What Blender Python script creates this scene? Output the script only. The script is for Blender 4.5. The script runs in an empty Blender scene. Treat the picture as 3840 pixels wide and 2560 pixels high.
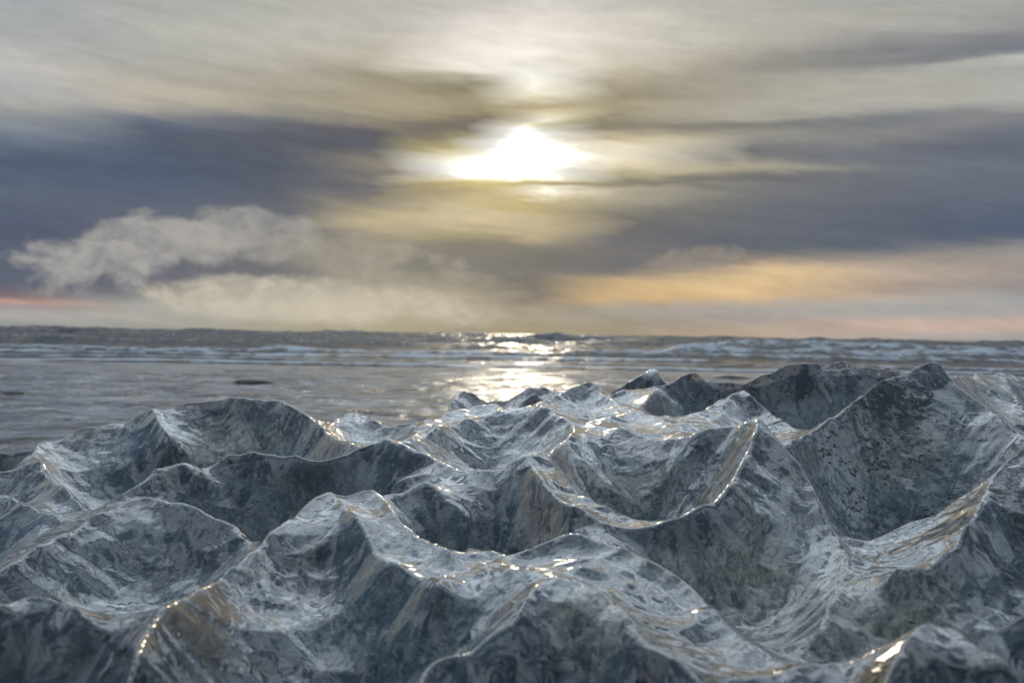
import bpy, math, random
import numpy as np
from mathutils import Vector, Matrix

random.seed(7)
RNG = np.random.default_rng(11)
sc = bpy.context.scene
col = sc.collection

# ------------------------------------------------------------------ camera
H = 0.65                      # camera height above the wet sand
F = 3733.0                    # focal length in pixels of the 3840 wide photograph (35 mm lens)
PITCH = math.radians(0.46)
ROLL = math.radians(0.85)
fwd = Vector((0, math.cos(PITCH), -math.sin(PITCH)))
up0 = Vector((0, math.sin(PITCH), math.cos(PITCH)))
rt0 = Vector((1, 0, 0))
rgt = rt0 * math.cos(ROLL) + up0 * math.sin(ROLL)
upv = up0 * math.cos(ROLL) - rt0 * math.sin(ROLL)
cam_d = bpy.data.cameras.new("camera")
cam = bpy.data.objects.new("camera", cam_d)
col.objects.link(cam)
M = Matrix((rgt, upv, -fwd)).transposed().to_4x4()
M.translation = Vector((0, 0, H))
cam.matrix_world = M
cam_d.lens = 35
cam_d.sensor_width = 36
cam_d.clip_start = 0.02
cam_d.clip_end = 30000
cam_d.dof.use_dof = True
cam_d.dof.focus_distance = 1.12
cam_d.dof.aperture_fstop = 10.0
sc.camera = cam

def ray(u, v):
    d = fwd * F + rgt * (u - 1920) - upv * (v - 1280)
    return d.normalized()

def at(u, v, Y):
    """the point of the place seen at photo pixel (u, v), Y metres ahead"""
    d = ray(u, v)
    k = Y / d.y
    return (d.x * k, Y, H + d.z * k)

# ------------------------------------------------------------------ sun, exposure
SUN_EL, SUN_AZ = math.radians(10.2), math.radians(0.7)     # azimuth measured from +Y towards +X
sd = bpy.data.lights.new("sun", 'SUN')
sd.energy = 0.5
sd.angle = math.radians(3.5)
sd.color = (1.0, 0.85, 0.64)
so = bpy.data.objects.new("sun", sd)
col.objects.link(so)
sdir = Vector((math.sin(SUN_AZ) * math.cos(SUN_EL), math.cos(SUN_AZ) * math.cos(SUN_EL), math.sin(SUN_EL)))
so.rotation_euler = (-sdir).to_track_quat('-Z', 'Y').to_euler()
sc.view_settings.view_transform = 'Standard'
sc.view_settings.look = 'None'
sc.view_settings.exposure = 0.0
sc.view_settings.gamma = 1.0
sc.cycles.max_bounces = 10
sc.cycles.transmission_bounces = 8
sc.cycles.glossy_bounces = 6
sc.cycles.sample_clamp_indirect = 10
sc.cycles.sample_clamp_direct = 12

# ------------------------------------------------------------------ node helpers
class NT:
    def __init__(s, tree):
        s.t = tree
    def n(s, typ, **kw):
        nd = s.t.nodes.new(typ)
        for k, v in kw.items():
            if k == 'inp':
                for kk, vv in v.items():
                    s.set(nd, kk, vv)
            else:
                setattr(nd, k, v)
        return nd
    def set(s, nd, key, val):
        sock = nd.inputs[key]
        if isinstance(val, bpy.types.NodeSocket):
            s.t.links.new(val, sock)
        else:
            sock.default_value = val
    def m(s, op, a, b=None, c=None, clamp=False):
        nd = s.t.nodes.new('ShaderNodeMath')
        nd.operation = op
        nd.use_clamp = clamp
        s.set(nd, 0, a)
        if b is not None: s.set(nd, 1, b)
        if c is not None: s.set(nd, 2, c)
        return nd.outputs[0]
    def rng(s, val, a, b, c=0.0, d=1.0, mode='SMOOTHSTEP'):
        nd = s.t.nodes.new('ShaderNodeMapRange')
        nd.interpolation_type = mode
        for i, x in enumerate((val, a, b, c, d)):
            s.set(nd, i, x)
        return nd.outputs[0]
    def mix(s, f, a, b, blend='MIX'):
        nd = s.t.nodes.new('ShaderNodeMix')
        nd.data_type = 'RGBA'
        nd.blend_type = blend
        nd.clamp_factor = True
        s.set(nd, 0, f); s.set(nd, 6, a); s.set(nd, 7, b)
        return nd.outputs[2]
    def comb(s, x, y, z):
        nd = s.t.nodes.new('ShaderNodeCombineXYZ')
        s.set(nd, 0, x); s.set(nd, 1, y); s.set(nd, 2, z)
        return nd.outputs[0]
    def noise(s, vec, scale, detail=4, rough=0.5, dist=0.0, out=0):
        nd = s.t.nodes.new('ShaderNodeTexNoise')
        s.set(nd, 'Vector', vec); s.set(nd, 'Scale', scale); s.set(nd, 'Detail', detail)
        s.set(nd, 'Roughness', rough); s.set(nd, 'Distortion', dist)
        return nd.outputs[out]
    def vmath(s, op, a, b=None, sc=None):
        nd = s.t.nodes.new('ShaderNodeVectorMath')
        nd.operation = op
        s.set(nd, 0, a)
        if b is not None: s.set(nd, 1, b)
        if sc is not None: s.set(nd, 3, sc)
        return nd.outputs[0]
    def bump(s, h, strength, dist, normal=None):
        nd = s.t.nodes.new('ShaderNodeBump')
        s.set(nd, 'Height', h); s.set(nd, 'Strength', strength); s.set(nd, 'Distance', dist)
        if normal is not None: s.set(nd, 'Normal', normal)
        return nd.outputs[0]

def lin(c):
    return tuple(((x / 255 / 12.92) if x / 255 <= 0.04045 else ((x / 255 + 0.055) / 1.055) ** 2.4) for x in c) + (1.0,)

# ------------------------------------------------------------------ world: evening sky under layered cloud
world = bpy.data.worlds.new("World")
sc.world = world
world.use_nodes = True
wt = world.node_tree
wt.nodes.clear()
N = NT(wt)
tc = N.n('ShaderNodeTexCoord').outputs['Generated']
sep = N.n('ShaderNodeSeparateXYZ', inp={0: tc})
dx, dy, dz = sep.outputs
RAD = 57.29578
az0 = N.m('MULTIPLY', N.m('ARCTAN2', dx, dy), RAD)
el0 = N.m('MULTIPLY', N.m('ARCSINE', dz), RAD)
# streaky warp of the cloud sheets (long in azimuth), and a puffier one low down
strv = N.comb(N.m('MULTIPLY', az0, 0.055), N.m('MULTIPLY', el0, 0.42), 3.1)
w1 = N.m('SUBTRACT', N.noise(strv, 1.0, 4, 0.55, 0.6), 0.5)
finev = N.comb(N.m('MULTIPLY', az0, 0.16), N.m('MULTIPLY', N.m('ADD', el0, N.m('MULTIPLY', az0, 0.10)), 1.3), 9.0)
w2 = N.m('SUBTRACT', N.noise(finev, 1.0, 4, 0.6, 0.5), 0.5)
warpv = N.m('ADD', N.m('MULTIPLY', w1, 1.8), N.m('MULTIPLY', w2, 1.1))
lowfade = N.rng(el0, 0.2, 5.0)
el = N.m('ADD', el0, N.m('MULTIPLY', warpv, N.m('ADD', N.m('MULTIPLY', lowfade, 0.8), 0.2)))
az = N.m('SUBTRACT', N.m('ADD', az0, N.m('MULTIPLY', w1, 9.0)), 0.7)

COLS = {
 0: [(0,(165,170,172)),(80,(172,174,174)),(150,(192,191,187)),(190,(173,175,176)),(230,(170,172,165)),(270,(148,152,156)),(310,(115,125,140)),(350,(85,98,120)),(400,(78,92,118)),(450,(88,100,120)),(520,(80,92,115)),(600,(85,95,115)),(655,(97,102,118)),(682,(135,115,118)),(693,(186,146,132)),(704,(160,145,145)),(728,(168,165,160)),(748,(140,145,150))],
 300: [(0,(172,174,170)),(60,(180,180,172)),(120,(175,175,168)),(160,(175,170,160)),(200,(190,182,165)),(245,(165,160,155)),(275,(103,112,128)),(320,(80,92,112)),(400,(75,90,115)),(450,(82,95,118)),(520,(95,102,118)),(600,(98,103,118)),(660,(105,108,120)),(690,(150,150,148)),(720,(175,172,165)),(750,(160,158,150))],
 600: [(0,(180,180,172)),(80,(188,185,175)),(150,(180,175,160)),(200,(170,163,145)),(240,(165,158,140)),(270,(120,122,125)),(300,(90,95,108)),(340,(82,90,105)),(400,(80,90,108)),(460,(88,96,110)),(520,(104,108,116)),(600,(112,114,118)),(640,(118,118,122)),(680,(165,160,145)),(720,(188,180,160)),(755,(165,158,135))],
 850: [(0,(185,182,172)),(60,(195,190,180)),(120,(190,182,165)),(160,(160,152,130)),(210,(165,155,130)),(255,(162,152,125)),(290,(108,104,105)),(315,(85,88,98)),(340,(100,102,108)),(380,(140,132,115)),(410,(113,111,111)),(440,(120,118,115)),(490,(178,164,128)),(520,(188,172,136)),(560,(148,140,120)),(600,(138,135,126)),(650,(155,148,132)),(700,(188,178,155)),(750,(172,162,133))],
 1050: [(0,(195,190,182)),(50,(220,213,204)),(110,(233,226,214)),(160,(212,203,184)),(200,(140,132,105)),(230,(160,150,120)),(265,(148,138,106)),(285,(112,106,94)),(310,(150,140,105)),(335,(195,180,125)),(360,(252,244,220)),(392,(255,254,245)),(418,(225,205,140)),(442,(198,178,118)),(470,(204,187,145)),(520,(198,181,140)),(548,(155,144,113)),(585,(122,120,116)),(640,(148,143,127)),(700,(173,163,138)),(750,(163,153,128))],
 1200: [(0,(215,208,200)),(60,(233,226,214)),(110,(248,240,226)),(180,(255,250,238)),(218,(244,234,208)),(243,(186,172,134)),(258,(208,194,150)),(275,(235,225,190)),(300,(255,254,250)),(400,(255,255,250)),(418,(250,240,205)),(430,(165,150,102)),(444,(248,238,212)),(456,(200,180,120)),(500,(194,177,135)),(540,(178,163,128)),(570,(130,126,112)),(620,(113,113,111)),(680,(128,123,114)),(720,(163,153,133)),(755,(158,147,120))],
 1400: [(0,(195,190,178)),(60,(211,204,191)),(120,(212,204,187)),(170,(185,175,150)),(220,(150,140,115)),(250,(165,155,125)),(275,(133,126,104)),(300,(165,155,127)),(322,(215,200,160)),(352,(236,226,198)),(385,(212,198,160)),(410,(158,148,118)),(430,(138,133,118)),(445,(175,165,140)),(480,(128,125,114)),(530,(105,108,112)),(580,(108,109,112)),(625,(113,112,112)),(642,(180,155,115)),(670,(202,170,115)),(690,(190,160,115)),(710,(163,154,140)),(755,(158,147,125))],
 1700: [(0,(175,173,165)),(60,(180,177,166)),(120,(175,170,158)),(160,(150,146,138)),(190,(165,160,148)),(230,(170,165,152)),(265,(165,160,145)),(280,(128,126,121)),(310,(150,147,138)),(345,(110,112,115)),(380,(150,146,135)),(393,(165,158,140)),(410,(115,115,115)),(440,(115,118,122)),(470,(105,110,118)),(520,(95,102,113)),(568,(99,104,112)),(602,(150,135,120)),(625,(208,178,134)),(650,(224,190,132)),(682,(212,176,126)),(702,(172,158,145)),(730,(163,154,148)),(760,(180,160,140))],
 2000: [(0,(170,170,163)),(50,(175,173,165)),(115,(130,132,135)),(150,(150,150,148)),(190,(175,173,163)),(240,(165,163,155)),(275,(123,127,132)),(310,(135,135,135)),(340,(110,115,125)),(400,(108,115,126)),(470,(95,103,118)),(530,(88,98,115)),(572,(103,108,118)),(602,(165,152,140)),(640,(182,163,145)),(665,(168,151,138)),(690,(175,165,155)),(715,(163,164,164)),(742,(197,171,155)),(770,(180,165,155))],
 2352: [(0,(165,165,162)),(60,(150,150,150)),(110,(115,120,130)),(130,(180,180,175)),(155,(165,166,163)),(200,(180,179,172)),(250,(155,155,152)),(290,(108,114,128)),(350,(95,105,122)),(420,(100,110,125)),(470,(85,97,118)),(530,(88,98,118)),(562,(140,138,140)),(600,(160,150,145)),(650,(150,145,145)),(690,(155,158,160)),(730,(180,165,158)),(750,(195,168,155)),(775,(163,160,160))],
}
ELMAX = 20.0
elf = N.m('DIVIDE', el, ELMAX, clamp=True)
colr, prev_az = None, None
for x, stops in COLS.items():
    r = N.n('ShaderNodeValToRGB')
    cr = r.color_ramp
    cr.interpolation = 'CARDINAL'
    st = []
    for v, c in stops:
        d = ray(x * 3840 / 2352, v * 3840 / 2352)
        st.append((max(0.0, min(1.0, math.degrees(math.asin(d.z)) / ELMAX)), lin(c)))
    d = ray(x * 3840 / 2352, 600)
    azc = math.degrees(math.atan2(d.x, d.y))
    st.sort(key=lambda t: t[0])
    cr.elements[0].position = st[0][0]; cr.elements[0].color = st[0][1]
    cr.elements[1].position = st[-1][0]; cr.elements[1].color = st[-1][1]
    for p, c in st[1:-1]:
        e = cr.elements.new(p); e.color = c
    N.set(r, 0, elf)
    if colr is None:
        colr = r.outputs[0]
    else:
        colr = N.mix(N.rng(az, prev_az, azc, mode='LINEAR'), colr, r.outputs[0])
    prev_az = azc

# thin fibrous variation
fib = N.noise(N.comb(N.m('MULTIPLY', az0, 0.10), N.m('MULTIPLY', N.m('ADD', el0, N.m('MULTIPLY', az0, 0.12)), 1.1), 21.0), 1.0, 5, 0.6, 0.4)
fib2 = N.noise(N.comb(N.m('MULTIPLY', az0, 0.42), N.m('MULTIPLY', N.m('ADD', el0, N.m('MULTIPLY', az0, 0.10)), 1.5), 31.0), 1.0, 6, 0.68, 0.5)
fib = N.m('ADD', N.m('MULTIPLY', fib, 0.5), N.m('MULTIPLY', fib2, 0.5))
colr = N.mix(1.0, colr, N.comb(*[N.rng(fib, 0.28, 0.72, 0.83, 1.15, 'LINEAR')] * 3), 'MULTIPLY')

hs = N.n('ShaderNodeHueSaturation', inp={'Saturation': 0.86, 'Color': colr})
colr = hs.outputs[0]
# puffy low cloud masses
def puff(colr, u, v, su, sv, c, strength, tilt=0.0, scale=0.42, thr=0.5, seed=0.0, soft=0.21):
    scale *= 0.72
    d = ray(u * 1.6327, v * 1.6327)
    a = math.degrees(math.atan2(d.x, d.y)); e = math.degrees(math.asin(d.z))
    da = N.m('SUBTRACT', az0, a); de = N.m('SUBTRACT', el0, e)
    de = N.m('SUBTRACT', de, N.m('MULTIPLY', da, tilt))
    k = 0.0247   # degrees per overview pixel
    q = N.m('ADD', N.m('POWER', N.m('DIVIDE', da, su * k), 2.0), N.m('POWER', N.m('DIVIDE', de, sv * k), 2.0))
    env = N.m('SUBTRACT', 1.0, N.rng(q, 0.0, 1.9, 0, 1, 'LINEAR'))
    nz = N.noise(N.comb(N.m('MULTIPLY', az0, scale), N.m('MULTIPLY', el0, scale * 1.5), seed), 1.0, 5, 0.55, 0.35)
    f = N.rng(N.m('ADD', nz, N.m('MULTIPLY', N.m('SUBTRACT', env, 0.5), 0.62)), thr + 0.03, thr + 0.03 + soft)
    nz2 = N.noise(N.comb(N.m('MULTIPLY', az0, scale * 2.3), N.m('MULTIPLY', N.m('ADD', el0, 0.35), scale * 3.2), seed + 4), 1.0, 5, 0.6, 0.5)
    sh = N.rng(nz2, 0.32, 0.68, 0.5, 1.0)
    f = N.m('MULTIPLY', N.m('MULTIPLY', f, strength), sh)
    return N.mix(f, colr, lin(c))
colr = puff(colr, 330, 570, 300, 85, (176, 173, 168), 0.85, tilt=0.18, thr=0.47, seed=2.0)
colr = puff(colr, 560, 540, 200, 80, (170, 167, 161), 0.7, tilt=-0.05, thr=0.50, seed=5.0)
colr = puff(colr, 860, 610, 300, 70, (172, 164, 148), 0.6, tilt=-0.12, thr=0.5, seed=7.0)
colr = puff(colr, 700, 690, 420, 60, (201, 194, 176), 0.95, tilt=-0.05, thr=0.40, seed=11.0, soft=0.34)
colr = puff(colr, 1600, 590, 150, 34, (146, 138, 130), 0.7, tilt=0.12, thr=0.5, scale=0.8, seed=14.0)
colr = puff(colr, 1850, 710, 420, 26, (172, 168, 162), 0.75, tilt=-0.02, thr=0.46, scale=0.6, seed=17.0, soft=0.3)

# the veiled sun: only the brightest part of the cloud is far brighter than the rest
lum = N.n('ShaderNodeRGBToBW', inp={0: colr}).outputs[0]
da = N.m('SUBTRACT', az0, math.degrees(SUN_AZ)); de = N.m('SUBTRACT', el0, 9.7)
q = N.m('SQRT', N.m('ADD', N.m('POWER', N.m('MULTIPLY', da, 0.55), 2.0), N.m('POWER', de, 2.0)))
near_sun = N.m('SUBTRACT', 1.0, N.rng(q, 0.6, 3.2))
boost = N.m('ADD', 1.0, N.m('MULTIPLY', N.m('MULTIPLY', N.rng(lum, 0.74, 1.0), near_sun), 1.0))
colr = N.mix(1.0, colr, N.comb(boost, N.m('POWER', boost, 0.96), N.m('POWER', boost, 0.86)), 'MULTIPLY')

# above and behind the view the cloud cover is even, grey-blue
over = N.noise(N.vmath('MULTIPLY', tc, (2.2, 2.2, 4.0)), 1.0, 4, 0.5, 0.3)
zen = N.mix(N.rng(over, 0.44, 0.60), (0.12, 0.18, 0.27, 1), (0.75, 0.88, 1.05, 1))
# unseen bright cloud patch above the sun, added to light up the ice bands
gd = N.vmath('NORMALIZE', (0.0, 0.80, 0.60))
gdot = N.n('ShaderNodeVectorMath', operation='DOT_PRODUCT', inp={0: tc, 1: gd}).outputs[1]
gl = N.m('MULTIPLY', N.rng(gdot, 0.66, 0.97), N.rng(N.noise(N.vmath('MULTIPLY', tc, (3.0, 5.0, 9.0)), 1.0, 4, 0.55, 0.6), 0.44, 0.60, 0.08, 1.0))
zen = N.mix(gl, zen, (1.5, 1.72, 1.94, 1))
back = N.mix(over, (0.12, 0.17, 0.23, 1), (0.34, 0.44, 0.55, 1))
rest = N.mix(N.rng(N.m('ADD', dy, N.m('MULTIPLY', dz, 0.4)), -0.55, 0.15), back, zen)
colr = N.mix(N.rng(el0, 17.5, 26.0), colr, rest)
absaz = N.m('ABSOLUTE', az0)
colr = N.mix(N.rng(absaz, 32, 75), colr, rest)
colr = N.mix(N.rng(el0, -0.3, -2.0), colr, (0.05, 0.055, 0.06, 1))

sky = N.n('ShaderNodeTexSky')
sky.sky_type = 'NISHITA'
sky.sun_disc = False
sky.sun_elevation = SUN_EL
sky.sun_rotation = SUN_AZ
sky.dust_density = 2.0
bg1 = N.n('ShaderNodeBackground', inp={0: sky.outputs[0], 1: 0.05})
bg2 = N.n('ShaderNodeBackground', inp={0: colr, 1: 1.0})
mx = N.n('ShaderNodeMixShader', inp={0: 0.99, 1: bg1.outputs[0], 2: bg2.outputs[0]})
wo = N.n('ShaderNodeOutputWorld', inp={0: mx.outputs[0]})
world.cycles.sampling_method = 'MANUAL'
world.cycles.sample_map_resolution = 1024

# ------------------------------------------------------------------ numpy noise
def vnoise(x, y, seed):
    r = np.random.default_rng(seed)
    tab = r.random((256, 256)).astype(np.float32)
    xi = np.floor(x).astype(np.int64); yi = np.floor(y).astype(np.int64)
    fx = x - xi; fy = y - yi
    fx = fx * fx * fx * (fx * (fx * 6 - 15) + 10); fy = fy * fy * fy * (fy * (fy * 6 - 15) + 10)
    x0 = xi & 255; x1 = (xi + 1) & 255; y0 = yi & 255; y1 = (yi + 1) & 255
    return ((tab[x0, y0] * (1 - fx) + tab[x1, y0] * fx) * (1 - fy) + (tab[x0, y1] * (1 - fx) + tab[x1, y1] * fx) * fy) - 0.5

def fbm(x, y, seed, octv=4, gain=0.5):
    a, s, t = 1.0, 0, 0
    for i in range(octv):
        s = s + a * vnoise(x * 2 ** i + 17.3 * i, y * 2 ** i - 9.1 * i, seed + i)
        t += a; a *= gain
    return s / t

def grid_mesh(name, X, Y, Z, keep=None, attrs=None):
    ny, nx = X.shape
    idx = np.arange(ny * nx).reshape(ny, nx)
    q = np.stack([idx[:-1, :-1], idx[:-1, 1:], idx[1:, 1:], idx[1:, :-1]], -1).reshape(-1, 4)
    if keep is not None:
        kf = (keep[:-1, :-1] | keep[:-1, 1:] | keep[1:, 1:] | keep[1:, :-1]).reshape(-1)
        q = q[kf]
    used = np.zeros(ny * nx, bool); used[q.ravel()] = True
    remap = np.cumsum(used) - 1
    q = remap[q]
    co = np.stack([X, Y, Z], -1).reshape(-1, 3)[used].astype(np.float32)
    me = bpy.data.meshes.new(name)
    me.vertices.add(len(co)); me.vertices.foreach_set('co', co.ravel())
    me.loops.add(q.size); me.loops.foreach_set('vertex_index', q.ravel().astype(np.int32))
    me.polygons.add(len(q))
    me.polygons.foreach_set('loop_start', np.arange(0, q.size, 4, dtype=np.int32))
    me.polygons.foreach_set('loop_total', np.full(len(q), 4, dtype=np.int32))
    me.polygons.foreach_set('use_smooth', np.ones(len(q), bool))
    for k, a in (attrs or {}).items():
        at_ = me.attributes.new(k, 'FLOAT', 'POINT')
        at_.data.foreach_set('value', a.reshape(-1)[used].astype(np.float32))
    me.update(); me.validate()
    return me

def link(name, me, mat, label=None, cat=None, group=None, kind=None, loc=None):
    o = bpy.data.objects.new(name, me)
    col.objects.link(o)
    if mat: me.materials.append(mat)
    if label: o['label'] = label
    if cat: o['category'] = cat
    if group: o['group'] = group
    if kind: o['kind'] = kind
    if loc: o.location = loc
    return o

def new_mat(name):
    m = bpy.data.materials.new(name)
    m.use_nodes = True
    m.node_tree.nodes.clear()
    return m, NT(m.node_tree)

# ------------------------------------------------------------------ materials
def ice_material():
    m, n = new_mat("glacier_ice")
    pos = n.n('ShaderNodeNewGeometry').outputs['Position']
    warp = n.vmath('SUBTRACT', n.noise(pos, 9.0, 3, 0.5, 0, 1), (0.5, 0.5, 0.5))
    p = n.vmath('ADD', pos, n.vmath('SCALE', warp, sc=0.03))
    st = n.noise(n.vmath('MULTIPLY', p, (75, 45, 55)), 1.0, 2, 0.45, 0.6)
    fine = n.noise(p, 420, 3, 0.65)
    hgt = n.m('ADD', n.m('MULTIPLY', st, 1.0), n.m('MULTIPLY', fine, 0.012))
    nrm = n.bump(hgt, 1.0, 0.0012)
    cnrm = n.bump(hgt, 1.0, 0.0016)
    # frost, bubbles and fractures by noise; listed spots paint in refracted glow and dark facets
    big = n.noise(pos, 6.5, 4, 0.6, 0.4)
    painted_glow = 0.0
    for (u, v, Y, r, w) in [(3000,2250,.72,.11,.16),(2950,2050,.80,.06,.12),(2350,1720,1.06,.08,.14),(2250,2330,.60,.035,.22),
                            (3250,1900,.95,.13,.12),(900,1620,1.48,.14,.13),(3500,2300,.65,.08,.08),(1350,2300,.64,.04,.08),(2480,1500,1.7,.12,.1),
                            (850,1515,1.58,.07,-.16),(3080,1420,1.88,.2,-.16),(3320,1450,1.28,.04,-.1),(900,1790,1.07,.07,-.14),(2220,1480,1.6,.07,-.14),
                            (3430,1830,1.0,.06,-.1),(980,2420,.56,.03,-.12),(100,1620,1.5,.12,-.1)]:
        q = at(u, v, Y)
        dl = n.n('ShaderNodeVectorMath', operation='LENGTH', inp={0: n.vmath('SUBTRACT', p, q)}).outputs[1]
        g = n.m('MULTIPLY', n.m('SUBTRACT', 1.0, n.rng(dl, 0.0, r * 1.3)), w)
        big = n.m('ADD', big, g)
        painted_glow = n.m('ADD', painted_glow, g)
    painted_glow = n.rng(painted_glow, 0.02, 0.14)
    cloud = n.rng(big, 0.44, 0.66)
    vein = n.noise(n.vmath('MULTIPLY', p, (1, 1.2, 0.8)), 75.0, 6, 0.74, 1.0)
    gran = n.noise(p, 190.0, 4, 0.7, 0.4)
    spot = n.m('ADD', n.m('MULTIPLY', vein, 0.6), n.m('MULTIPLY', gran, 0.4))
    curl = n.rng(n.m('ABSOLUTE', n.m('SUBTRACT', n.noise(p, 40.0, 4, 0.6, 1.6), 0.5)), 0.0, 0.04, 1.0, 0.0)
    curl = n.m('MULTIPLY', curl, n.rng(n.noise(pos, 14.0, 2), 0.48, 0.6))
    mott = n.m('MULTIPLY', n.rng(spot, 0.46, 0.55), n.m('ADD', 0.10, n.m('MULTIPLY', cloud, 1.1)))
    bub = n.n('ShaderNodeTexVoronoi', feature='F1', inp={'Vector': p, 'Scale': 130.0})
    bubs = n.m('MULTIPLY', n.rng(bub.outputs['Distance'], 0.10, 0.22, 1.0, 0.0), n.rng(n.noise(pos, 18.0, 2), 0.50, 0.62))
    glass = n.n('ShaderNodeBsdfPrincipled', inp={
        'Base Color': (0.90, 0.95, 0.98, 1), 'Roughness': 0.02, 'IOR': 1.33, 'Transmission Weight': 1.0,
        'Coat Weight': 1.0, 'Coat Roughness': 0.02, 'Coat IOR': 1.5, 'Coat Normal': cnrm,
        'Normal': nrm})
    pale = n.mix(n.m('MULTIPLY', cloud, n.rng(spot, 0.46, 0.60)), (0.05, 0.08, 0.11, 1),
                 n.mix(painted_glow, (0.42, 0.50, 0.54, 1), (0.95, 0.86, 0.62, 1)))
    cloudy = n.n('ShaderNodeBsdfPrincipled', inp={'Base Color': pale, 'Roughness': 0.2, 'IOR': 1.45, 'Normal': nrm})
    tr = n.n('ShaderNodeBsdfTranslucent', inp={'Color': pale, 'Normal': nrm})
    cl2 = n.n('ShaderNodeMixShader', inp={0: 0.45, 1: cloudy.outputs[0], 2: tr.outputs[0]})
    fac = n.m('ADD', 0.0, n.m('ADD', n.m('MULTIPLY', mott, n.m('ADD', 0.05, n.m('MULTIPLY', painted_glow, 0.12))), n.m('ADD', n.m('MULTIPLY', curl, 0.06), n.m('MULTIPLY', bubs, 0.30))), clamp=True)
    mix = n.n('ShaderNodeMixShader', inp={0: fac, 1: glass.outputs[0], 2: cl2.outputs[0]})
    # black volcanic grit frozen into the surface, densest on the big peak to the right
    sp = n.n('ShaderNodeSeparateXYZ', inp={0: pos})
    c1 = at(3340, 1500, 1.24)
    gx = n.m('SUBTRACT', 1.0, n.rng(n.m('ABSOLUTE', n.m('SUBTRACT', sp.outputs[0], 0.42)), 0.02, 0.17))
    dv = n.vmath('SUBTRACT', pos, c1)
    dl = n.n('ShaderNodeVectorMath', operation='LENGTH', inp={0: n.vmath('MULTIPLY', dv, (1, 1, 1.5))}).outputs[1]
    g1 = n.m('SUBTRACT', 1.0, n.rng(dl, 0.01, 0.085))
    gn = n.noise(n.vmath('MULTIPLY', pos, (1, 1, 1.7)), 95, 3, 0.7, 0.2)
    gb = n.noise(pos, 26, 2, 0.5)
    gn = n.m('ADD', n.m('MULTIPLY', gn, 0.72), n.m('MULTIPLY', gb, 0.28))
    thr = n.m('SUBTRACT', 0.655, n.m('ADD', n.m('MULTIPLY', gx, 0.095), n.m('MULTIPLY', g1, 0.10)))
    grit = n.rng(n.m('SUBTRACT', gn, thr), 0.0, 0.012)
    black = n.n('ShaderNodeBsdfPrincipled', inp={'Base Color': (0.006, 0.007, 0.009, 1), 'Roughness': 0.45, 'Normal': nrm})
    mix2 = n.n('ShaderNodeMixShader', inp={0: grit, 1: mix.outputs[0], 2: black.outputs[0]})
    n.n('ShaderNodeOutputMaterial', inp={0: mix2.outputs[0]})
    return m
ICE = ice_material()

def inner_material():
    m, n = new_mat("frosty_ice_core")
    pos = n.n('ShaderNodeNewGeometry').outputs['Position']
    painted_glow = 0.0  # inner light of the ice, painted as warm pale colour at listed spots
    a = n.noise(pos, 60.0, 6, 0.72, 1.2)
    b = n.noise(pos, 9.0, 5, 0.62, 0.6)
    c = n.noise(pos, 170.0, 4, 0.7, 0.6)
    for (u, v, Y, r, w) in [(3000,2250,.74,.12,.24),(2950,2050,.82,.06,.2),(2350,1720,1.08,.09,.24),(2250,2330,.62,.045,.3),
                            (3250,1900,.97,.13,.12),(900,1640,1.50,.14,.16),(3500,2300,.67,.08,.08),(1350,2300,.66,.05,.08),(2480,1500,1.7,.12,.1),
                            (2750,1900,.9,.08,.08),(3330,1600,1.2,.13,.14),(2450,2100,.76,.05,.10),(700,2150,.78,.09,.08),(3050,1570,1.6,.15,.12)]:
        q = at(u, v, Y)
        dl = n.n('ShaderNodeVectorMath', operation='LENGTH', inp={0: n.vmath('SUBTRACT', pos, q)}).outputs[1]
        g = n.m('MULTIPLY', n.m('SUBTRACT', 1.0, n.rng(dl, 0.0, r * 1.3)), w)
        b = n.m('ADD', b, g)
        painted_glow = n.m('ADD', painted_glow, g)
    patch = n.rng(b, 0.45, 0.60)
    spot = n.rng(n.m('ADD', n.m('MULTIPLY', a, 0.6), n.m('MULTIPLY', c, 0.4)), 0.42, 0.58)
    pale = n.mix(n.rng(painted_glow, 0.02, 0.12), (0.50, 0.60, 0.64, 1), (1.0, 0.92, 0.68, 1))
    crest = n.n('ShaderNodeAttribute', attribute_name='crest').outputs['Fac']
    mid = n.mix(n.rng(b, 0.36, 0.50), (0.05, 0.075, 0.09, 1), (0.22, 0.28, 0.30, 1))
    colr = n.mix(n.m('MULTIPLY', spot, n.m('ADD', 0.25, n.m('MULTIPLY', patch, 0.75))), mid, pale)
    colr = n.mix(n.m('MULTIPLY', n.rng(n.m('ADD', crest, n.m('MULTIPLY', n.m('SUBTRACT', a, 0.5), 0.8)), 0.25, 0.85), 0.78), colr, (0.012, 0.02, 0.032, 1))  # crests painted darker, in place of the dark that refraction gives them
    nrm = n.bump(n.m('ADD', a, n.m('MULTIPLY', c, 0.4)), 1.0, 0.013)
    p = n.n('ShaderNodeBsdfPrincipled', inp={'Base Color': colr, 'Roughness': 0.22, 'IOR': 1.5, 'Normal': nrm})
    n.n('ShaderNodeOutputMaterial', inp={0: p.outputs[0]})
    return m
CORE = inner_material()

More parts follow.
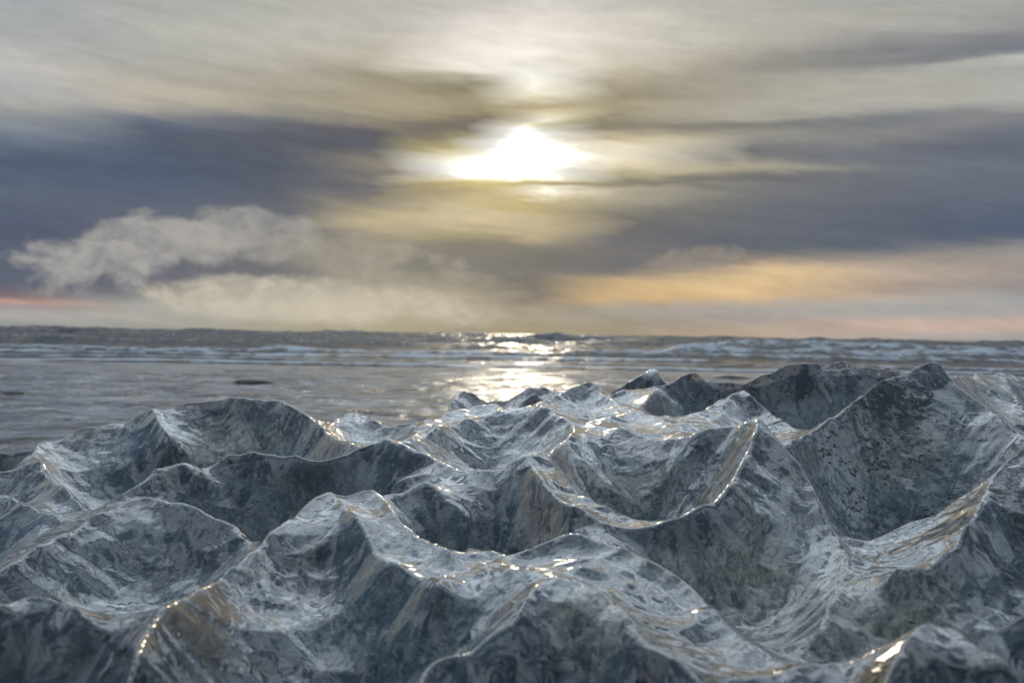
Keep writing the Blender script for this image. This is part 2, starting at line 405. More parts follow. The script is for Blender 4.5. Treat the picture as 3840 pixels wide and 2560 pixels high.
def sand_material():
    m, n = new_mat("wet_black_sand")
    pos = n.n('ShaderNodeNewGeometry').outputs['Position']
    big = n.noise(n.vmath('MULTIPLY', pos, (0.9, 0.75, 1)), 1.0, 4, 0.6, 0.5)
    rip = n.noise(n.vmath('MULTIPLY', pos, (2.6, 4.2, 1)), 1.0, 6, 0.66, 0.7)
    grain = n.noise(pos, 60, 3, 0.6)
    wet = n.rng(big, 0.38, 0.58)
    painted_sheen = n.noise(n.vmath('MULTIPLY', pos, (0.9, 1.5, 1)), 1.0, 7, 0.68, 0.8)
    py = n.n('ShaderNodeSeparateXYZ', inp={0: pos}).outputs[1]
    painted_sheen = n.m('MULTIPLY', n.rng(painted_sheen, 0.36, 0.58), n.rng(py, 3.0, 6.0))  # pale colour painted over the sand for its silvery sky reflection
    h = n.m('ADD', n.m('MULTIPLY', rip, 1.0), n.m('ADD', n.m('MULTIPLY', big, 0.8), n.m('MULTIPLY', grain, 0.035)))
    nrm = n.bump(h, 1.0, 0.45)
    b = n.n('ShaderNodeBsdfPrincipled', inp={
        'Base Color': n.mix(painted_sheen, n.mix(grain, (0.018, 0.019, 0.022, 1), (0.045, 0.046, 0.05, 1)), (0.62, 0.66, 0.70, 1)),
        'Roughness': n.rng(wet, 0, 1, 0.26, 0.08), 'IOR': 1.33,
        'Coat Weight': n.rng(wet, 0, 1, 0.4, 1.0), 'Coat Roughness': 0.06, 'Coat IOR': 1.6,
        'Normal': nrm, 'Coat Normal': nrm})
    n.n('ShaderNodeOutputMaterial', inp={0: b.outputs[0]})
    return m

def sea_material():
    m, n = new_mat("sea_water")
    pos = n.n('ShaderNodeNewGeometry').outputs['Position']
    att = n.n('ShaderNodeAttribute', attribute_name='foam').outputs['Fac']
    rip = n.noise(n.vmath('MULTIPLY', pos, (1.0, 3.0, 1)), 1.0, 6, 0.64, 0.4)
    nrm = n.bump(rip, 1.0, 0.26)
    fn = n.noise(n.vmath('MULTIPLY', pos, (1.0, 1.0, 2.0)), 1.6, 6, 0.65, 0.8)
    foam = n.rng(n.m('ADD', att, n.m('MULTIPLY', n.m('SUBTRACT', fn, 0.5), 1.5)), 0.40, 0.72)
    wat = n.n('ShaderNodeBsdfPrincipled', inp={'Base Color': (0.010, 0.016, 0.021, 1), 'Roughness': 0.07, 'IOR': 1.33, 'Normal': nrm})
    fo = n.n('ShaderNodeBsdfPrincipled', inp={'Base Color': (0.50, 0.54, 0.58, 1), 'Roughness': 0.6,
             'Normal': n.bump(fn, 0.8, 0.12)})
    mx = n.n('ShaderNodeMixShader', inp={0: foam, 1: wat.outputs[0], 2: fo.outputs[0]})
    n.n('ShaderNodeOutputMaterial', inp={0: mx.outputs[0]})
    return m

def stone_material():
    m, n = new_mat("wet_basalt")
    pos = n.n('ShaderNodeTexCoord').outputs['Object']
    a = n.noise(pos, 12, 5, 0.6)
    b = n.n('ShaderNodeBsdfPrincipled', inp={'Base Color': n.mix(a, (0.012, 0.013, 0.015, 1), (0.05, 0.05, 0.055, 1)),
            'Roughness': 0.6, 'Specular IOR Level': 0.25, 'Normal': n.bump(a, 0.6, 0.02)})
    n.n('ShaderNodeOutputMaterial', inp={0: b.outputs[0]})
    return m

# ------------------------------------------------------------------ ice: ridge network
# every line is a crest of the melted ice, (u, v, Y): where the photo shows it and how far away it lies
K = None
RIDGES = [
 # --- big rounded mound at the left, its crest
 [(-300,1900,1.15),(-100,1830,1.22),(22,1775,1.28),(105,1714,1.36),(149,1653,1.46),(213,1650,K),(265,1623,K),(343,1595,K),(429,1584,1.56),(459,1587,K),(514,1562,K),(575,1532,K),(636,1534,1.58),(680,1515,K),(758,1504,K),(874,1490,1.6),(984,1501,K),(1045,1496,1.55),(1084,1518,K),(1161,1576,1.46),(1228,1628,1.38),(1266,1661,1.32),(1300,1673,1.28),(1381,1690,1.2)],
 [(105,1714,1.36),(166,1775,1.25),(221,1830,1.18),(293,1885,1.12),(337,1924,1.08)],
 [(-250,1950,1.0),(11,1874,1.08),(83,1902,1.05),(200,1950,1.02),(260,1968,1.0)],
 [(575,1532,1.57),(600,1590,1.5),(640,1640,1.44)],
 # low rise behind it
 [(1161,1576,1.46),(1270,1576,1.72),(1303,1559,K),(1336,1551,1.78),(1370,1559,K),(1403,1573,K),(1452,1606,1.66)],
 [(1452,1606,1.66),(1519,1590,K),(1557,1581,1.64),(1596,1600,1.6),(1640,1585,1.58)],
 # --- left middle peak with its broad back
 [(-350,2260,.72),(0,2108,.80),(182,1992,.90),(249,1970,K),(337,1920,K),(514,1826,1.03),(580,1787,K),(647,1757,1.10),(697,1765,K),(741,1795,1.06)],
 [(741,1795,1.06),(780,1761,1.09),(852,1711,1.12),(896,1711,K),(962,1697,1.13),(1023,1711,K),(1084,1731,K),(1189,1742,1.10),(1300,1714,K),(1342,1689,K),(1452,1661,1.13)],
 [(-300,2330,.68),(0,2150,.765),(249,2000,.86),(365,1936,.91),(470,1887,.95),(570,1870,.965),(647,1878,.96),(719,1911,K),(802,1936,K),(885,1970,.91),(905,2010,.88)],
 # --- centre left peak, ridge running down to the lower left
 [(440,2640,.47),(498,2522,.51),(525,2428,.55),(608,2307,.60),(719,2238,.65),(800,2180,.69),(907,2102,.74),(995,2025,.79),(1084,1947,.84),(1161,1881,.88),(1228,1843,.905)],
 [(1228,1843,.905),(1270,1851,K),(1303,1853,.90),(1358,1838,K),(1403,1837,.91)],
 [(1240,1848,.90),(1303,1914,.85),(1370,2003,.79),(1414,2080,.75),(1491,2130,.72),(1602,2168,.70),(1640,2230,.66)],
 [(1403,1837,.91),(1441,1870,.89),(1491,1958,.83),(1602,2047,.78),(1729,2113,.73),(1801,2135,.715),(1862,2163,.70)],
 [(1650,2200,.68),(1700,2160,.70),(1801,2135,.715)],
 # small facet behind it
 [(1419,1860,.93),(1508,1859,.94),(1596,1820,.96),(1657,1864,.935),(1723,1903,.915)],
 [(1470,1815,1.0),(1602,1772,1.03),(1680,1810,.99),(1735,1850,.965)],
 # --- crest from the centre peak down to the notch and up again
 [(1452,1661,1.13),(1519,1675,K),(1580,1703,1.07),(1657,1731,K),(1729,1761,1.02),(1823,1764,1.0),(1878,1758,K),(1934,1731,K),(1978,1717,.99)],
 [(1978,1717,.99),(2011,1769,.94),(2044,1825,.90),(2127,1908,.845),(2210,1953,.82),(2265,1975,.81),(2350,1992,.80),(2431,1990,.80)],
 # --- far rim of the bowl, its right shoulder
 [(1535,1668,1.14),(1580,1659,1.2),(1657,1609,1.28),(1723,1579,1.33),(1823,1559,1.37),(1906,1537,1.40),(1994,1523,1.40),(2033,1537,K),(2088,1562,K),(2144,1576,1.29),(2177,1587,1.27),(2232,1595,1.25),(2293,1615,K),(2404,1639,1.17),(2487,1648,1.14),(2540,1650,1.12),(2651,1642,1.09),(2734,1623,K),(2778,1609,K),(2811,1581,1.04),(2850,1567,1.03)],
 [(2144,1576,1.29),(2149,1631,1.17),(2088,1681,1.08),(2050,1714,1.02),(1978,1717,.99)],
 [(2050,1714,1.02),(2110,1800,.96),(2210,1880,.89),(2330,1940,.85),(2431,1990,.80)],
 # --- right of the centre: peak with a pale ridge towards the viewer
 [(2850,1567,1.03),(2805,1681,.96),(2750,1786,.90),(2706,1858,.86),(2595,1919,.825),(2540,1946,.815),(2431,1990,.80)],
 [(2850,1567,1.03),(2872,1598,1.02),(2916,1659,1.0),(2982,1725,.97),(3021,1769,.95),(3065,1852,.91),(3093,1924,.88),(3130,2000,.85),(3190,2060,.83)],
 # --- behind the bowl
 [(1535,1662,1.16),(1580,1609,1.34),(1652,1559,1.46),(1729,1543,K),(1851,1515,1.56),(1878,1532,K),(1960,1530,1.5)],
 [(1640,1585,1.58),(1712,1493,1.78),(1735,1482,1.8),(1784,1487,K),(1823,1509,1.8),(1873,1504,K),(1923,1493,K),(1994,1465,1.85),(2100,1471,1.8),(2180,1500,1.7)],
 [(2000,1528,1.43),(2017,1515,1.47),(2100,1476,1.55),(2166,1449,1.6),(2227,1440,1.62),(2265,1476,1.56),(2321,1520,1.48),(2362,1543,1.43)],
 [(2240,1594,1.26),(2293,1565,1.36),(2376,1545,1.41),(2431,1559,K),(2503,1592,1.30),(2560,1640,1.14)],
 [(2288,1465,2.0),(2348,1432,K),(2404,1415,K),(2451,1388,2.1),(2476,1404,K),(2503,1443,2.0)],
 [(2304,1482,1.7),(2376,1460,1.75),(2431,1451,K),(2498,1446,1.8),(2542,1426,K),(2595,1404,1.85),(2651,1432,K),(2734,1438,K),(2817,1432,K),(2899,1399,K),(2955,1371,K),(3021,1360,1.9),(3065,1371,K),(3110,1384,K),(3231,1374,1.95),(3314,1382,K),(3392,1391,1.9),(3480,1400,1.85),(3580,1418,1.8)],
 [(2470,1457,1.77),(2431,1493,1.62),(2376,1543,1.42)],
 [(3060,1385,2.1),(3099,1366,2.15),(3137,1353,K),(3180,1358,2.15),(3220,1380,2.1)],
 # --- middle peak
 [(2540,1600,1.26),(2623,1548,1.35),(2700,1504,1.42),(2750,1476,1.45),(2789,1464,1.46),(2817,1482,K),(2872,1537,1.40),(2938,1581,1.34),(2999,1626,1.28)],
 [(2730,1500,1.42),(2700,1560,1.34),(2640,1610,1.26)],
 # --- the tall peak at the right
 [(2955,1703,1.06),(2993,1659,1.10),(3065,1609,K),(3148,1548,1.19),(3204,1504,K),(3259,1465,1.24),(3314,1427,K),(3403,1399,1.29),(3480,1355,1.3),(3508,1348,1.3),(3530,1366,K),(3563,1415,1.28),(3618,1471,1.25),(3712,1537,1.2),(3746,1559,K),(3790,1603,1.14),(3840,1642,1.1),(3960,1720,1.04)],
 [(3563,1415,1.28),(3646,1424,1.55),(3701,1415,1.65),(3757,1396,1.7),(3795,1402,1.7),(3840,1421,K),(3980,1480,1.65)],
 [(3757,1396,1.7),(3790,1450,1.55),(3830,1530,1.42),(3900,1600,1.3)],
 # --- right edge, nearer
 [(4150,1800,.80),(3960,1750,.86),(3840,1739,.90),(3779,1744,.90),(3740,1775,.885),(3701,1842,.85),(3663,1942,.80),(3591,2052,.755),(3480,2124,.725),(3350,2150,.715)],
 [(3740,1775,.885),(3600,1880,.88),(3508,1931,.87),(3370,1981,.865),(3220,2058,.84)],
 # --- lower right corner
 [(3250,2640,.45),(3325,2556,.48),(3425,2434,.52),(3480,2373,.54),(3591,2376,.54),(3729,2346,.56),(3840,2318,.575),(4100,2280,.6)],
 [(3591,2376,.54),(3700,2440,.50),(3840,2520,.46)],
 # --- centre: low arcs in front
 [(1751,2052,.79),(1906,2090,.745),(2017,2047,.76),(2100,2008,.775),(2182,2014,K),(2265,2047,.75),(2348,2091,.735),(2487,2152,.71),(2600,2230,.68),(2700,2330,.63),(2800,2420,.59),(2894,2495,.56),(2960,2600,.52)],
 [(1862,2163,.70),(1950,2150,.705),(1975,2125,.72),(2120,2115,.72),(2250,2118,.715),(2348,2145,.70)],
 [(1950,2180,.69),(2061,2169,.69),(2127,2146,.70),(2210,2141,K),(2293,2158,.69),(2365,2191,.675)],
 [(1862,2163,.70),(1960,2185,.685),(2061,2205,.67),(2116,2207,.665),(2210,2235,.65),(2300,2270,.635),(2400,2400,.58),(2570,2530,.53),(2700,2640,.49)],
 [(2061,2205,.67),(2011,2240,.65),(1934,2340,.60),(1851,2379,.58),(1740,2451,.55),(1613,2489,.535),(1574,2535,.515),(1540,2640,.48)],
 # --- beyond the picture's sides
 [(3960,1720,1.04),(4300,1650,1.1),(4700,1600,1.2),(5300,1650,1.15)],
 [(3980,1480,1.65),(4400,1500,1.6),(4900,1560,1.5)],
 [(4300,1650,1.1),(4500,1800,.95),(4900,1950,.85),(5400,2000,.85)],
 [(4100,2280,.6),(4700,2200,.66),(5400,2300,.66)],
 [(-300,1900,1.15),(-800,1850,1.15),(-1400,1900,1.1)],
 [(-350,2260,.72),(-900,2200,.8),(-1500,2150,.85)],
 [(-800,1850,1.15),(-900,1700,1.4)],
 # --- low ridges at the bottom left
 [(-250,2330,.58),(0,2263,.62),(100,2229,.645),(200,2250,.635),(330,2330,.60)],
 [(3130,2000,.85),(3180,2120,.78),(3120,2250,.72),(3080,2380,.66)],
]

# deeper melted hollows: (u, v, Y, radius in m, extra sag)
BOWLS = [
 (1080,1850,1.0,.06,55),(1300,1800,1.0,.05,45),(860,1850,1.0,.05,50),(520,1700,1.35,.09,22),(1000,1680,1.38,.10,22),
 (640,2060,.82,.06,22),(300,2120,.80,.07,10),(420,2300,.66,.07,12),(900,2400,.58,.07,30),(150,1880,1.1,.06,30),
 (1150,2080,.76,.045,80),(1180,2230,.66,.05,45),(1420,2300,.62,.055,50),(1640,2330,.61,.05,70),
 (1360,1960,.85,.035,60),(1560,1930,.88,.035,80),(1500,2070,.76,.03,60),(1760,1990,.85,.035,150),(1880,1900,.89,.05,90),(1960,2000,.80,.04,60),
 (2100,2080,.735,.035,55),(2200,2190,.67,.03,40),(1820,2260,.645,.035,60),(1960,2420,.56,.05,70),(2200,2380,.58,.05,70),(2300,2520,.52,.05,60),
 (2330,1780,.97,.07,55),(2520,1780,.98,.07,45),(2620,2120,.74,.06,40),(2850,2100,.78,.08,35),(3000,2350,.66,.07,55),
 (1880,1640,1.22,.09,30),(1200,1780,1.04,.05,40),(2350,1600,1.33,.05,40),
 (3300,1800,1.0,.10,42),(3150,1950,.90,.07,45),(3450,1950,.92,.06,30),(3550,2250,.66,.07,50),(3750,2050,.76,.06,35),(3250,2300,.64,.06,50),
 (2230,1510,1.55,.05,70),(1740,1530,1.7,.05,60),(1300,1600,1.6,.06,40),(2450,1430,2.0,.05,60),(2790,1530,1.4,.045,70),
 (2650,1570,1.32,.04,60),(3050,1560,1.5,.10,25),(2560,1500,1.6,.08,30),(3650,1560,1.4,.08,30),
]
def fill_depth(r):
    pts = [list(p) for p in r]
    known = [i for i, p in enumerate(pts) if p[2] is not None]
    for a, b in zip(known[:-1], known[1:]):
        for i in range(a + 1, b):
            t = (i - a) / (b - a)
            pts[i][2] = pts[a][2] * (1 - t) + pts[b][2] * t
    return pts

def catmull(P, step):
    P = np.array(P, float)
    out = []
    n = len(P)
    for i in range(n - 1):
        p0 = P[max(i - 1, 0)]; p1 = P[i]; p2 = P[i + 1]; p3 = P[min(i + 2, n - 1)]
        k = max(2, int(np.linalg.norm(p2 - p1) / step))
        t = np.linspace(0, 1, k, endpoint=False)[:, None]
        a = 0.5 * (2 * p1 + (p2 - p0) * t + (2 * p0 - 5 * p1 + 4 * p2 - p3) * t ** 2 + (3 * p1 - p0 - 3 * p2 + p3) * t ** 3)
        b = p1 + (p2 - p1) * t
        out.append(0.6 * a + 0.4 * b)
    out.append(P[-1:])
    return np.concatenate(out)

S = 0.0018
X0, X1, Y0, Y1 = -1.51, 1.51, 0.30, 2.46
def solve_ice():
    lines = []
    for r in RIDGES:
        P = [at(*p) for p in fill_depth(r)]
        L = catmull(P, 0.0012)
        lines.append(L)
    allp = np.concatenate(lines)
    jz = 0.0022 * fbm(allp[:, 0] * 22, allp[:, 1] * 22, 5, 4) * 2
    allp = allp.copy(); allp[:, 2] += jz
    # rear outline of the block (just behind the farthest crests)
    bx = np.linspace(X0, X1, 200)
    az_ = allp[:, 0]
    rear = np.zeros_like(bx)
    for i, x in enumerate(bx):
        mk = np.abs(az_ - x) < 0.09
        rear[i] = (allp[mk, 1].max() if mk.any() else 1.7)
    ker = np.hanning(15); ker /= ker.sum()
    rear = np.convolve(np.pad(rear, 7, mode='edge'), ker, 'valid') + 0.13
    Z = None
    for lev in (16, 8, 4, 2, 1):
        s = S * lev
        nx = int(round((X1 - X0) / s)) + 1; ny = int(round((Y1 - Y0) / s)) + 1
        xs = X0 + np.arange(nx) * s; ys = Y0 + np.arange(ny) * s
        XX, YY = np.meshgrid(xs, ys)
        fix = np.zeros((ny, nx), bool); val = np.zeros((ny, nx))
        ix = np.round((allp[:, 0] - X0) / s).astype(int); iy = np.round((allp[:, 1] - Y0) / s).astype(int)
        ok = (ix >= 0) & (ix < nx) & (iy >= 0) & (iy < ny)
        cnt = np.zeros((ny, nx)); acc = np.zeros((ny, nx))
        np.add.at(cnt, (iy[ok], ix[ok]), 1); np.add.at(acc, (iy[ok], ix[ok]), allp[ok, 2])
        fix = cnt > 0; val[fix] = acc[fix] / cnt[fix]
        rb = np.interp(xs, bx, rear)[None, :] + 0.03 * fbm(xs * 9, xs * 0, 3, 3)[None, :]
        out = (YY > rb) | (XX < X0 + 0.02) | (XX > X1 - 0.02) | (YY < Y0 + 0.02)
        fix = fix | out; val[out] = -0.04
        if Z is None:
            Z = np.full((ny, nx), 0.42)
        else:
            # bilinear upsample
            fy = np.clip((ys - pys[0]) / ps, 0, len(pys) - 1.001); fx = np.clip((xs - pxs[0]) / ps, 0, len(pxs) - 1.001)
            iy0 = fy.astype(int); ix0 = fx.astype(int); ty = (fy - iy0)[:, None]; tx = (fx - ix0)[None, :]
            A = Z[np.ix_(iy0, ix0)]; B = Z[np.ix_(iy0, ix0 + 1)]; C = Z[np.ix_(iy0 + 1, ix0)]; D = Z[np.ix_(iy0 + 1, ix0 + 1)]
            Z = (A * (1 - tx) + B * tx) * (1 - ty) + (C * (1 - tx) + D * tx) * ty
        Z[fix] = val[fix]
        c = (9.0 + 6.0 * fbm(XX * 5, YY * 5, 40, 2)) * s * s
        for bu, bv, bY, br, bc in BOWLS:
            q = at(bu, bv, bY)
            c = c + (0.38 if bY > 0.7 else 0.16) * bc * s * s * np.exp(-((XX - q[0]) ** 2 + (YY - q[1]) ** 2) / (br * br))
        its = {16: 1500, 8: 600, 4: 300, 2: 150, 1: 60}[lev]
        for _ in range(its):
            Zn = Z.copy()
            Zn[1:-1, 1:-1] = 0.25 * (Z[:-2, 1:-1] + Z[2:, 1:-1] + Z[1:-1, :-2] + Z[1:-1, 2:] - c[1:-1, 1:-1])
            Zn[fix] = val[fix]
            Z = Zn
        pys, pxs, ps = ys, xs, s
    for _ in range(4):      # melt the crests round by a few millimetres
        Z[1:-1, 1:-1] = 0.5 * Z[1:-1, 1:-1] + 0.125 * (Z[:-2, 1:-1] + Z[2:, 1:-1] + Z[1:-1, :-2] + Z[1:-1, 2:])
    # melt relief: striations that follow the fall of the melted surface (noise smeared along the slope)
    Zs = Z.copy()
    for _ in range(14):
        Zs[1:-1, 1:-1] = 0.2 * (Zs[1:-1, 1:-1] + Zs[:-2, 1:-1] + Zs[2:, 1:-1] + Zs[1:-1, :-2] + Zs[1:-1, 2:])
    gy, gx = np.gradient(Zs)
    gl = np.sqrt(gx * gx + gy * gy) + 2e-4
    gx /= gl; gy /= gl
    ang = 1.1 * fbm(XX * 6, YY * 6, 55, 2) + 0.35
    gx, gy = gx * np.cos(ang) - gy * np.sin(ang), gx * np.sin(ang) + gy * np.cos(ang)
    ny, nx = Z.shape
    nf = (fbm(XX * 110, YY * 110, 80, 2)).astype(np.float32)
    nc = fbm(XX * 55, YY * 55, 84, 2).astype(np.float32)
    lf = nf.copy(); lc = nc.copy(); wt_ = 1.0
    gxy = np.arange(nx)[None, :].astype(np.float32); gyy = np.arange(ny)[:, None].astype(np.float32)
    for sg in (-1, 1):
        px = np.broadcast_to(gxy, Z.shape).copy(); py = np.broadcast_to(gyy, Z.shape).copy()
        for k in range(11):
            ii = np.clip(py, 0, ny - 1).astype(np.int32); jj = np.clip(px, 0, nx - 1).astype(np.int32)
            px += sg * gx[ii, jj] * 1.2; py += sg * gy[ii, jj] * 1.2
            ii = np.clip(np.round(py), 0, ny - 1).astype(np.int32); jj = np.clip(np.round(px), 0, nx - 1).astype(np.int32)
            lf += nf[ii, jj]; lc += nc[ii, jj]
    lf /= 23; lc /= 23
    lf /= lf.std(); lc /= lc.std()
    body = np.clip((Z - 0.02) / 0.2, 0, 1)
    wx = XX + 0.03 * fbm(XX * 12, YY * 12, 60, 3); wy = YY + 0.03 * fbm(XX * 12 + 50, YY * 12, 61, 3)
    amp = np.clip(0.75 + 1.3 * fbm(XX * 8, YY * 8, 77, 2), 0.2, 1.6)
    # small secondary cups with their own thin rims
    def cups(x, y, seed):
        tab = np.random.default_rng(seed).random((64, 64, 2))
        xi = np.floor(x).astype(int); yi = np.floor(y).astype(int)
        best = np.full(x.shape, 9.0)
        for dj in (-1, 0, 1):
            for di in (-1, 0, 1):
                j = tab[(xi + di) & 63, (yi + dj) & 63]
                best = np.minimum(best, (xi + di + j[..., 0] - x) ** 2 + (yi + dj + j[..., 1] - y) ** 2)
        return np.minimum(best, 0.6)
    cm = np.clip(0.40 + 2.2 * fbm(XX * 4.5, YY * 4.5, 120, 2), 0.0, 1.0)
    Z += body * (0.020 * cm * cups(wx * 13.5, wy * 11.0, 130) + 0.0035 * cups(wx * 31 + 7, wy * 26, 131))
    Z += body * (0.006 * fbm(wx * 14, wy * 14, 70, 3) + 0.00016 * amp * lf + 0.0009 * amp * lc)
    return XX, YY, Z

XX, YY, ZZ = solve_ice()
ice_me = grid_mesh("ice_block", XX, YY, ZZ, keep=ZZ > -0.03)
ice = link("ice_block", ice_me, ICE, "large clear grey-blue block of glacier ice with sharp melted ridges and hollows, filling the foreground", "ice block")
def core():
    k = 3
    Z = ZZ.copy()
    for _ in range(60):
        Z[1:-1, 1:-1] = 0.25 * (Z[:-2, 1:-1] + Z[2:, 1:-1] + Z[1:-1, :-2] + Z[1:-1, 2:])
    X_, Y_, Z = XX[::k, ::k], YY[::k, ::k], np.minimum(Z, ZZ)[::k, ::k]
    dep = 0.016 + 0.034 * np.clip(0.5 + 1.6 * fbm(X_ * 9, Y_ * 9, 700, 3), 0, 1) + 0.012 * fbm(X_ * 38, Y_ * 38, 710, 4, 0.55)
    Zc = Z - dep
    # keep it inside thin crests too
    ed = np.minimum.reduce([np.roll(ZZ, (dy_, dx_), (0, 1))[::k, ::k] for dy_ in (-3, 0, 3) for dx_ in (-3, 0, 3)]) - 0.003
    Zc = np.minimum(Zc, ed)
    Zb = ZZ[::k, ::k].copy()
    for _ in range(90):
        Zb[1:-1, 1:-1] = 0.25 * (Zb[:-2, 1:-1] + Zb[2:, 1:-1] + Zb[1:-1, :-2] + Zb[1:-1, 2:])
    crest = np.clip((ZZ[::k, ::k] - Zb) / 0.018, 0, 1)  # mask for the dark painted into the core under crests
    Zc = np.where(crest > 0.2, np.maximum(Zc, np.minimum(ed, Z - 0.004)), Zc)
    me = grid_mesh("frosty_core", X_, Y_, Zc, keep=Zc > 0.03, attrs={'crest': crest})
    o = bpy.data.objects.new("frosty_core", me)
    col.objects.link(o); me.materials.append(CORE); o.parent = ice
core()

# ------------------------------------------------------------------ sand, stones
def sand():
    ys = np.concatenate([np.linspace(-6, 3, 40), np.linspace(3, 30, 700)[1:], np.linspace(30, 60, 20)[1:]])
    sx = np.linspace(-1, 1, 500)
    YY_, SX = np.meshgrid(ys, sx, indexing='ij')
    half = 8 + np.clip(YY_, 0, None) * 0.75
    XX_ = SX * half
    Z = 0.010 * fbm(XX_ * 1.0, YY_ * 0.9, 200, 4) + 0.085 * fbm(XX_ * 1.6, YY_ * 2.4, 210, 5, 0.55) 
    Z *= np.clip((YY_ - 1.5) / 3, 0.2, 1) * np.clip((21 - YY_) / 9, 0.15, 1)
    Z -= 0.012 * np.clip(YY_ - 16, 0, None)
    return grid_mesh("beach_sand", XX_, YY_, Z)
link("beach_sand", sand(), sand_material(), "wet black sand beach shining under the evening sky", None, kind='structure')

# ------------------------------------------------------------------ sea
def sea():
    ys = np.concatenate([np.geomspace(16.0, 140, 620), np.geomspace(140, 12000, 90)[1:]])
    sx = np.linspace(-1, 1, 900)
    YY_, SX = np.meshgrid(ys, sx, indexing='ij')
    XX_ = SX * (3 + YY_ * 0.62)
    Z = np.full_like(YY_, -0.045)
    foam = np.zeros_like(YY_)
    far = np.clip((YY_ - 20) / 60, 0, 1)
    fade = np.clip((600 - YY_) / 450, 0, 1)
    # general chop
    Z += fade * (0.015 + 0.40 * far) * fbm(XX_ * 0.30, YY_ * 0.55, 300, 5) * 2
    Z += 0.02 * fbm(XX_ * 1.6, YY_ * 2.6, 310, 3) * fade
    def roll(yc, amp, wid, back, xa, xb, seed, fo, wob=0.8):
        """a wave rolling in: steep shoreward face, long back"""
        nonlocal Z, foam
        c = yc + wob * 4 * fbm(XX_ / (yc * 0.30), XX_ * 0 + seed, seed, 3)
        d = YY_ - c
        prof = np.where(d < 0, np.exp(-(d / wid) ** 2), np.exp(-(d / back) ** 2))
        e = np.clip((XX_ / YY_ - xa) / 0.06, 0, 1) * np.clip((xb - XX_ / YY_) / 0.06, 0, 1)
        lump = 0.75 + 0.9 * fbm(XX_ / (yc * 0.045), YY_ / (yc * 0.10), seed + 3, 4)
        hgt = amp * e * lump * prof
        Z += hgt
        foam = np.maximum(foam, fo * e * np.where(d < 0, np.exp(-(d / (wid * 1.6)) ** 2), np.exp(-(d / (back * 0.55)) ** 2)))
    roll(20.3, 0.045, 0.12, 1.4, -1, 1, 400, 0.75, 0.35)
    roll(23.5, 0.05, 0.2, 1.2, -1, 1, 405, 0.62, 1.0)
    roll(27.0, 0.10, 0.35, 1.4, -1, 0.25, 410, 0.7, 0.8)
    roll(31.0, 0.17, 0.5, 2.0, -1, 1, 420, 0.62, 1.0)
    roll(36.0, 0.42, 0.9, 3.0, 0.07, 1, 430, 0.66, 1.2)
    roll(44.0, 0.30, 1.0, 3.0, -1, 0.2, 440, 0.42, 1.6)
    roll(47.0, 0.66, 1.3, 4.0, 0.10, 1, 445, 0.58, 1.6)
    roll(58.0, 0.45, 1.6, 5.0, -1, 1, 450, 0.36, 2.0)
    roll(75.0, 0.65, 2.2, 6.0, -1, 1, 460, 0.32, 2.6)
    roll(100.0, 0.6, 3.0, 8.0, -1, 1, 470, 0.30, 3.5)
    roll(130.0, 0.6, 4.0, 10.0, -1, 1, 480, 0.28, 4.5)
    roll(52.0, 0.9, 0.5, 0.5, -0.475, -0.43, 490, 1.1, 0.3)
    foam = np.maximum(foam, 0.27 * np.clip((YY_ - 20.6) / 0.6, 0, 1) * np.clip((30 - YY_) / 6, 0, 1))
    return grid_mesh("sea_water", XX_, YY_, Z, attrs={'foam': foam})
link("sea_water", sea(), sea_material(), "grey sea with foaming waves rolling onto the beach", None, kind='structure')

# ------------------------------------------------------------------ ice chunks standing apart behind the block
def chunk(name, crest, Y, front, back, label, seed):
    P = np.array([at(u, v, Y) for u, v in crest])
    x0, x1 = P[0, 0], P[-1, 0]
    s = 0.006
    xs = np.arange(x0 - 0.05, x1 + 0.05, s); ys = np.arange(Y - front - 0.05, Y + back + 0.05, s)
    A, B = np.meshgrid(xs, ys)
    top = np.interp(xs, P[:, 0], P[:, 2], left=-0.3, right=-0.3)[None, :] * np.ones_like(A)
    d = B - Y + 0.05 * fbm(A * 7, B * 7, seed, 3)
    prof = np.where(d < 0, 1 - np.clip(-d / front, 0, 1.2) ** 1.5, 1 - np.clip(d / back, 0, 1.2) ** 1.5)
    edge = np.clip((A - x0) / 0.05, 0, 1) * np.clip((x1 - A) / 0.05, 0, 1)
    Z = top * prof * np.sqrt(edge) + 0.02 * fbm(A * 14, B * 14, seed + 1, 4) * edge - 0.02
    me = grid_mesh(name, A - P[0, 0], B - Y, Z, keep=Z > -0.03)
    o = link(name, me, ICE, label, "ice chunk", "ice chunks lying behind the big block", loc=(P[0, 0], Y, 0))
    return o
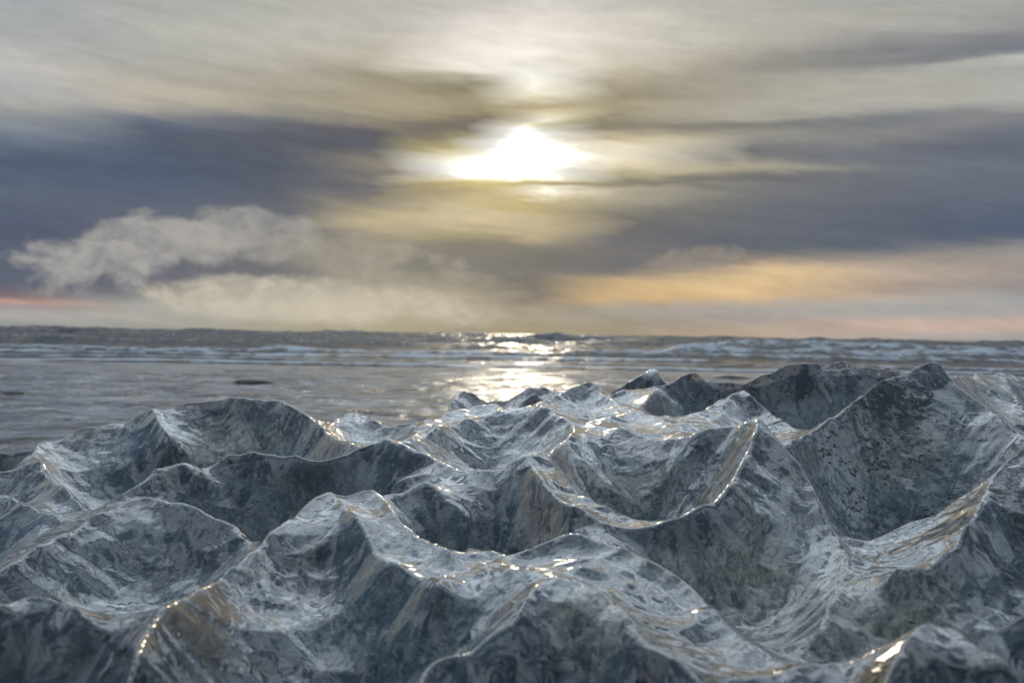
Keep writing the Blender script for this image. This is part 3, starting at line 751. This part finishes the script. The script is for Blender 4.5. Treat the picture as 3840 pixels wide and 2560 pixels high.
chunk("ice_chunk", [(-420,1740),(-300,1705),(-150,1690),(0,1672),(83,1664),(147,1650),(182,1645),(230,1662),(300,1730)], 2.3, 0.16, 0.2,
      "low dark ice chunk behind the big block at the left edge of the beach", 900)
chunk("ice_chunk", [(3215,1450),(3240,1395),(3276,1371),(3303,1355),(3342,1341),(3375,1344),(3388,1371),(3400,1450)], 2.9, 0.14, 0.16,
      "grey upright ice chunk with a blunt top behind the tallest right peak", 910)

# ------------------------------------------------------------------ stones on the wet sand
STONE = stone_material()
def ground_point(u, v):
    d = ray(u, v)
    k = H / -d.z
    return d.x * k, d.y * k
STONES = [
 (950,1436,150,24,"widest flat dark stone on the wet sand above the left ice mound"),
 (45,1478,75,18,"flat dark stone at the left edge of the photo, out on the wet sand"),
 (258,1580,60,18,"black stone in the wet sand above the left end of the mound"),
 (2740,1418,120,16,"long dark stone on the sand behind the middle peaks"),
]
for i, (u, v, w, h, lab) in enumerate(STONES):
    x, y = ground_point(u, v)
    wid = w / F * y; hh = 0.6 * h / F * y
    bm_v = []; seg, rings = 28, 12
    me = bpy.data.meshes.new("stone")
    vs, fs = [], []
    rr = np.random.default_rng(500 + i)
    ph = rr.random(6) * 6.28
    for a in range(rings + 1):
        th = math.pi * a / rings
        for b in range(seg):
            f = 2 * math.pi * b / seg
            r = 1 + 0.16 * math.sin(2 * f + ph[0]) + 0.10 * math.sin(3 * f + ph[1] + th) + 0.07 * math.sin(5 * f + ph[2] + 2 * th) + 0.05 * math.sin(7 * th + 3 * f + ph[3])
            vs.append((0.5 * wid * r * math.sin(th) * math.cos(f), 0.38 * wid * r * math.sin(th) * math.sin(f), hh * (0.95 + 0.2 * math.sin(2 * f + ph[4]) * math.sin(th)) * math.cos(th)))
    for a in range(rings):
        for b in range(seg):
            fs.append((a * seg + b, a * seg + (b + 1) % seg, (a + 1) * seg + (b + 1) % seg, (a + 1) * seg + b))
    me.from_pydata(vs, [], fs); me.polygons.foreach_set('use_smooth', [True] * len(fs)); me.update()
    o = link("stone", me, STONE, lab, "stone", "dark stones on the wet sand", loc=(x, y, 0))
    o.rotation_euler = (0, 0, rr.random() * 0.6 - 0.3)
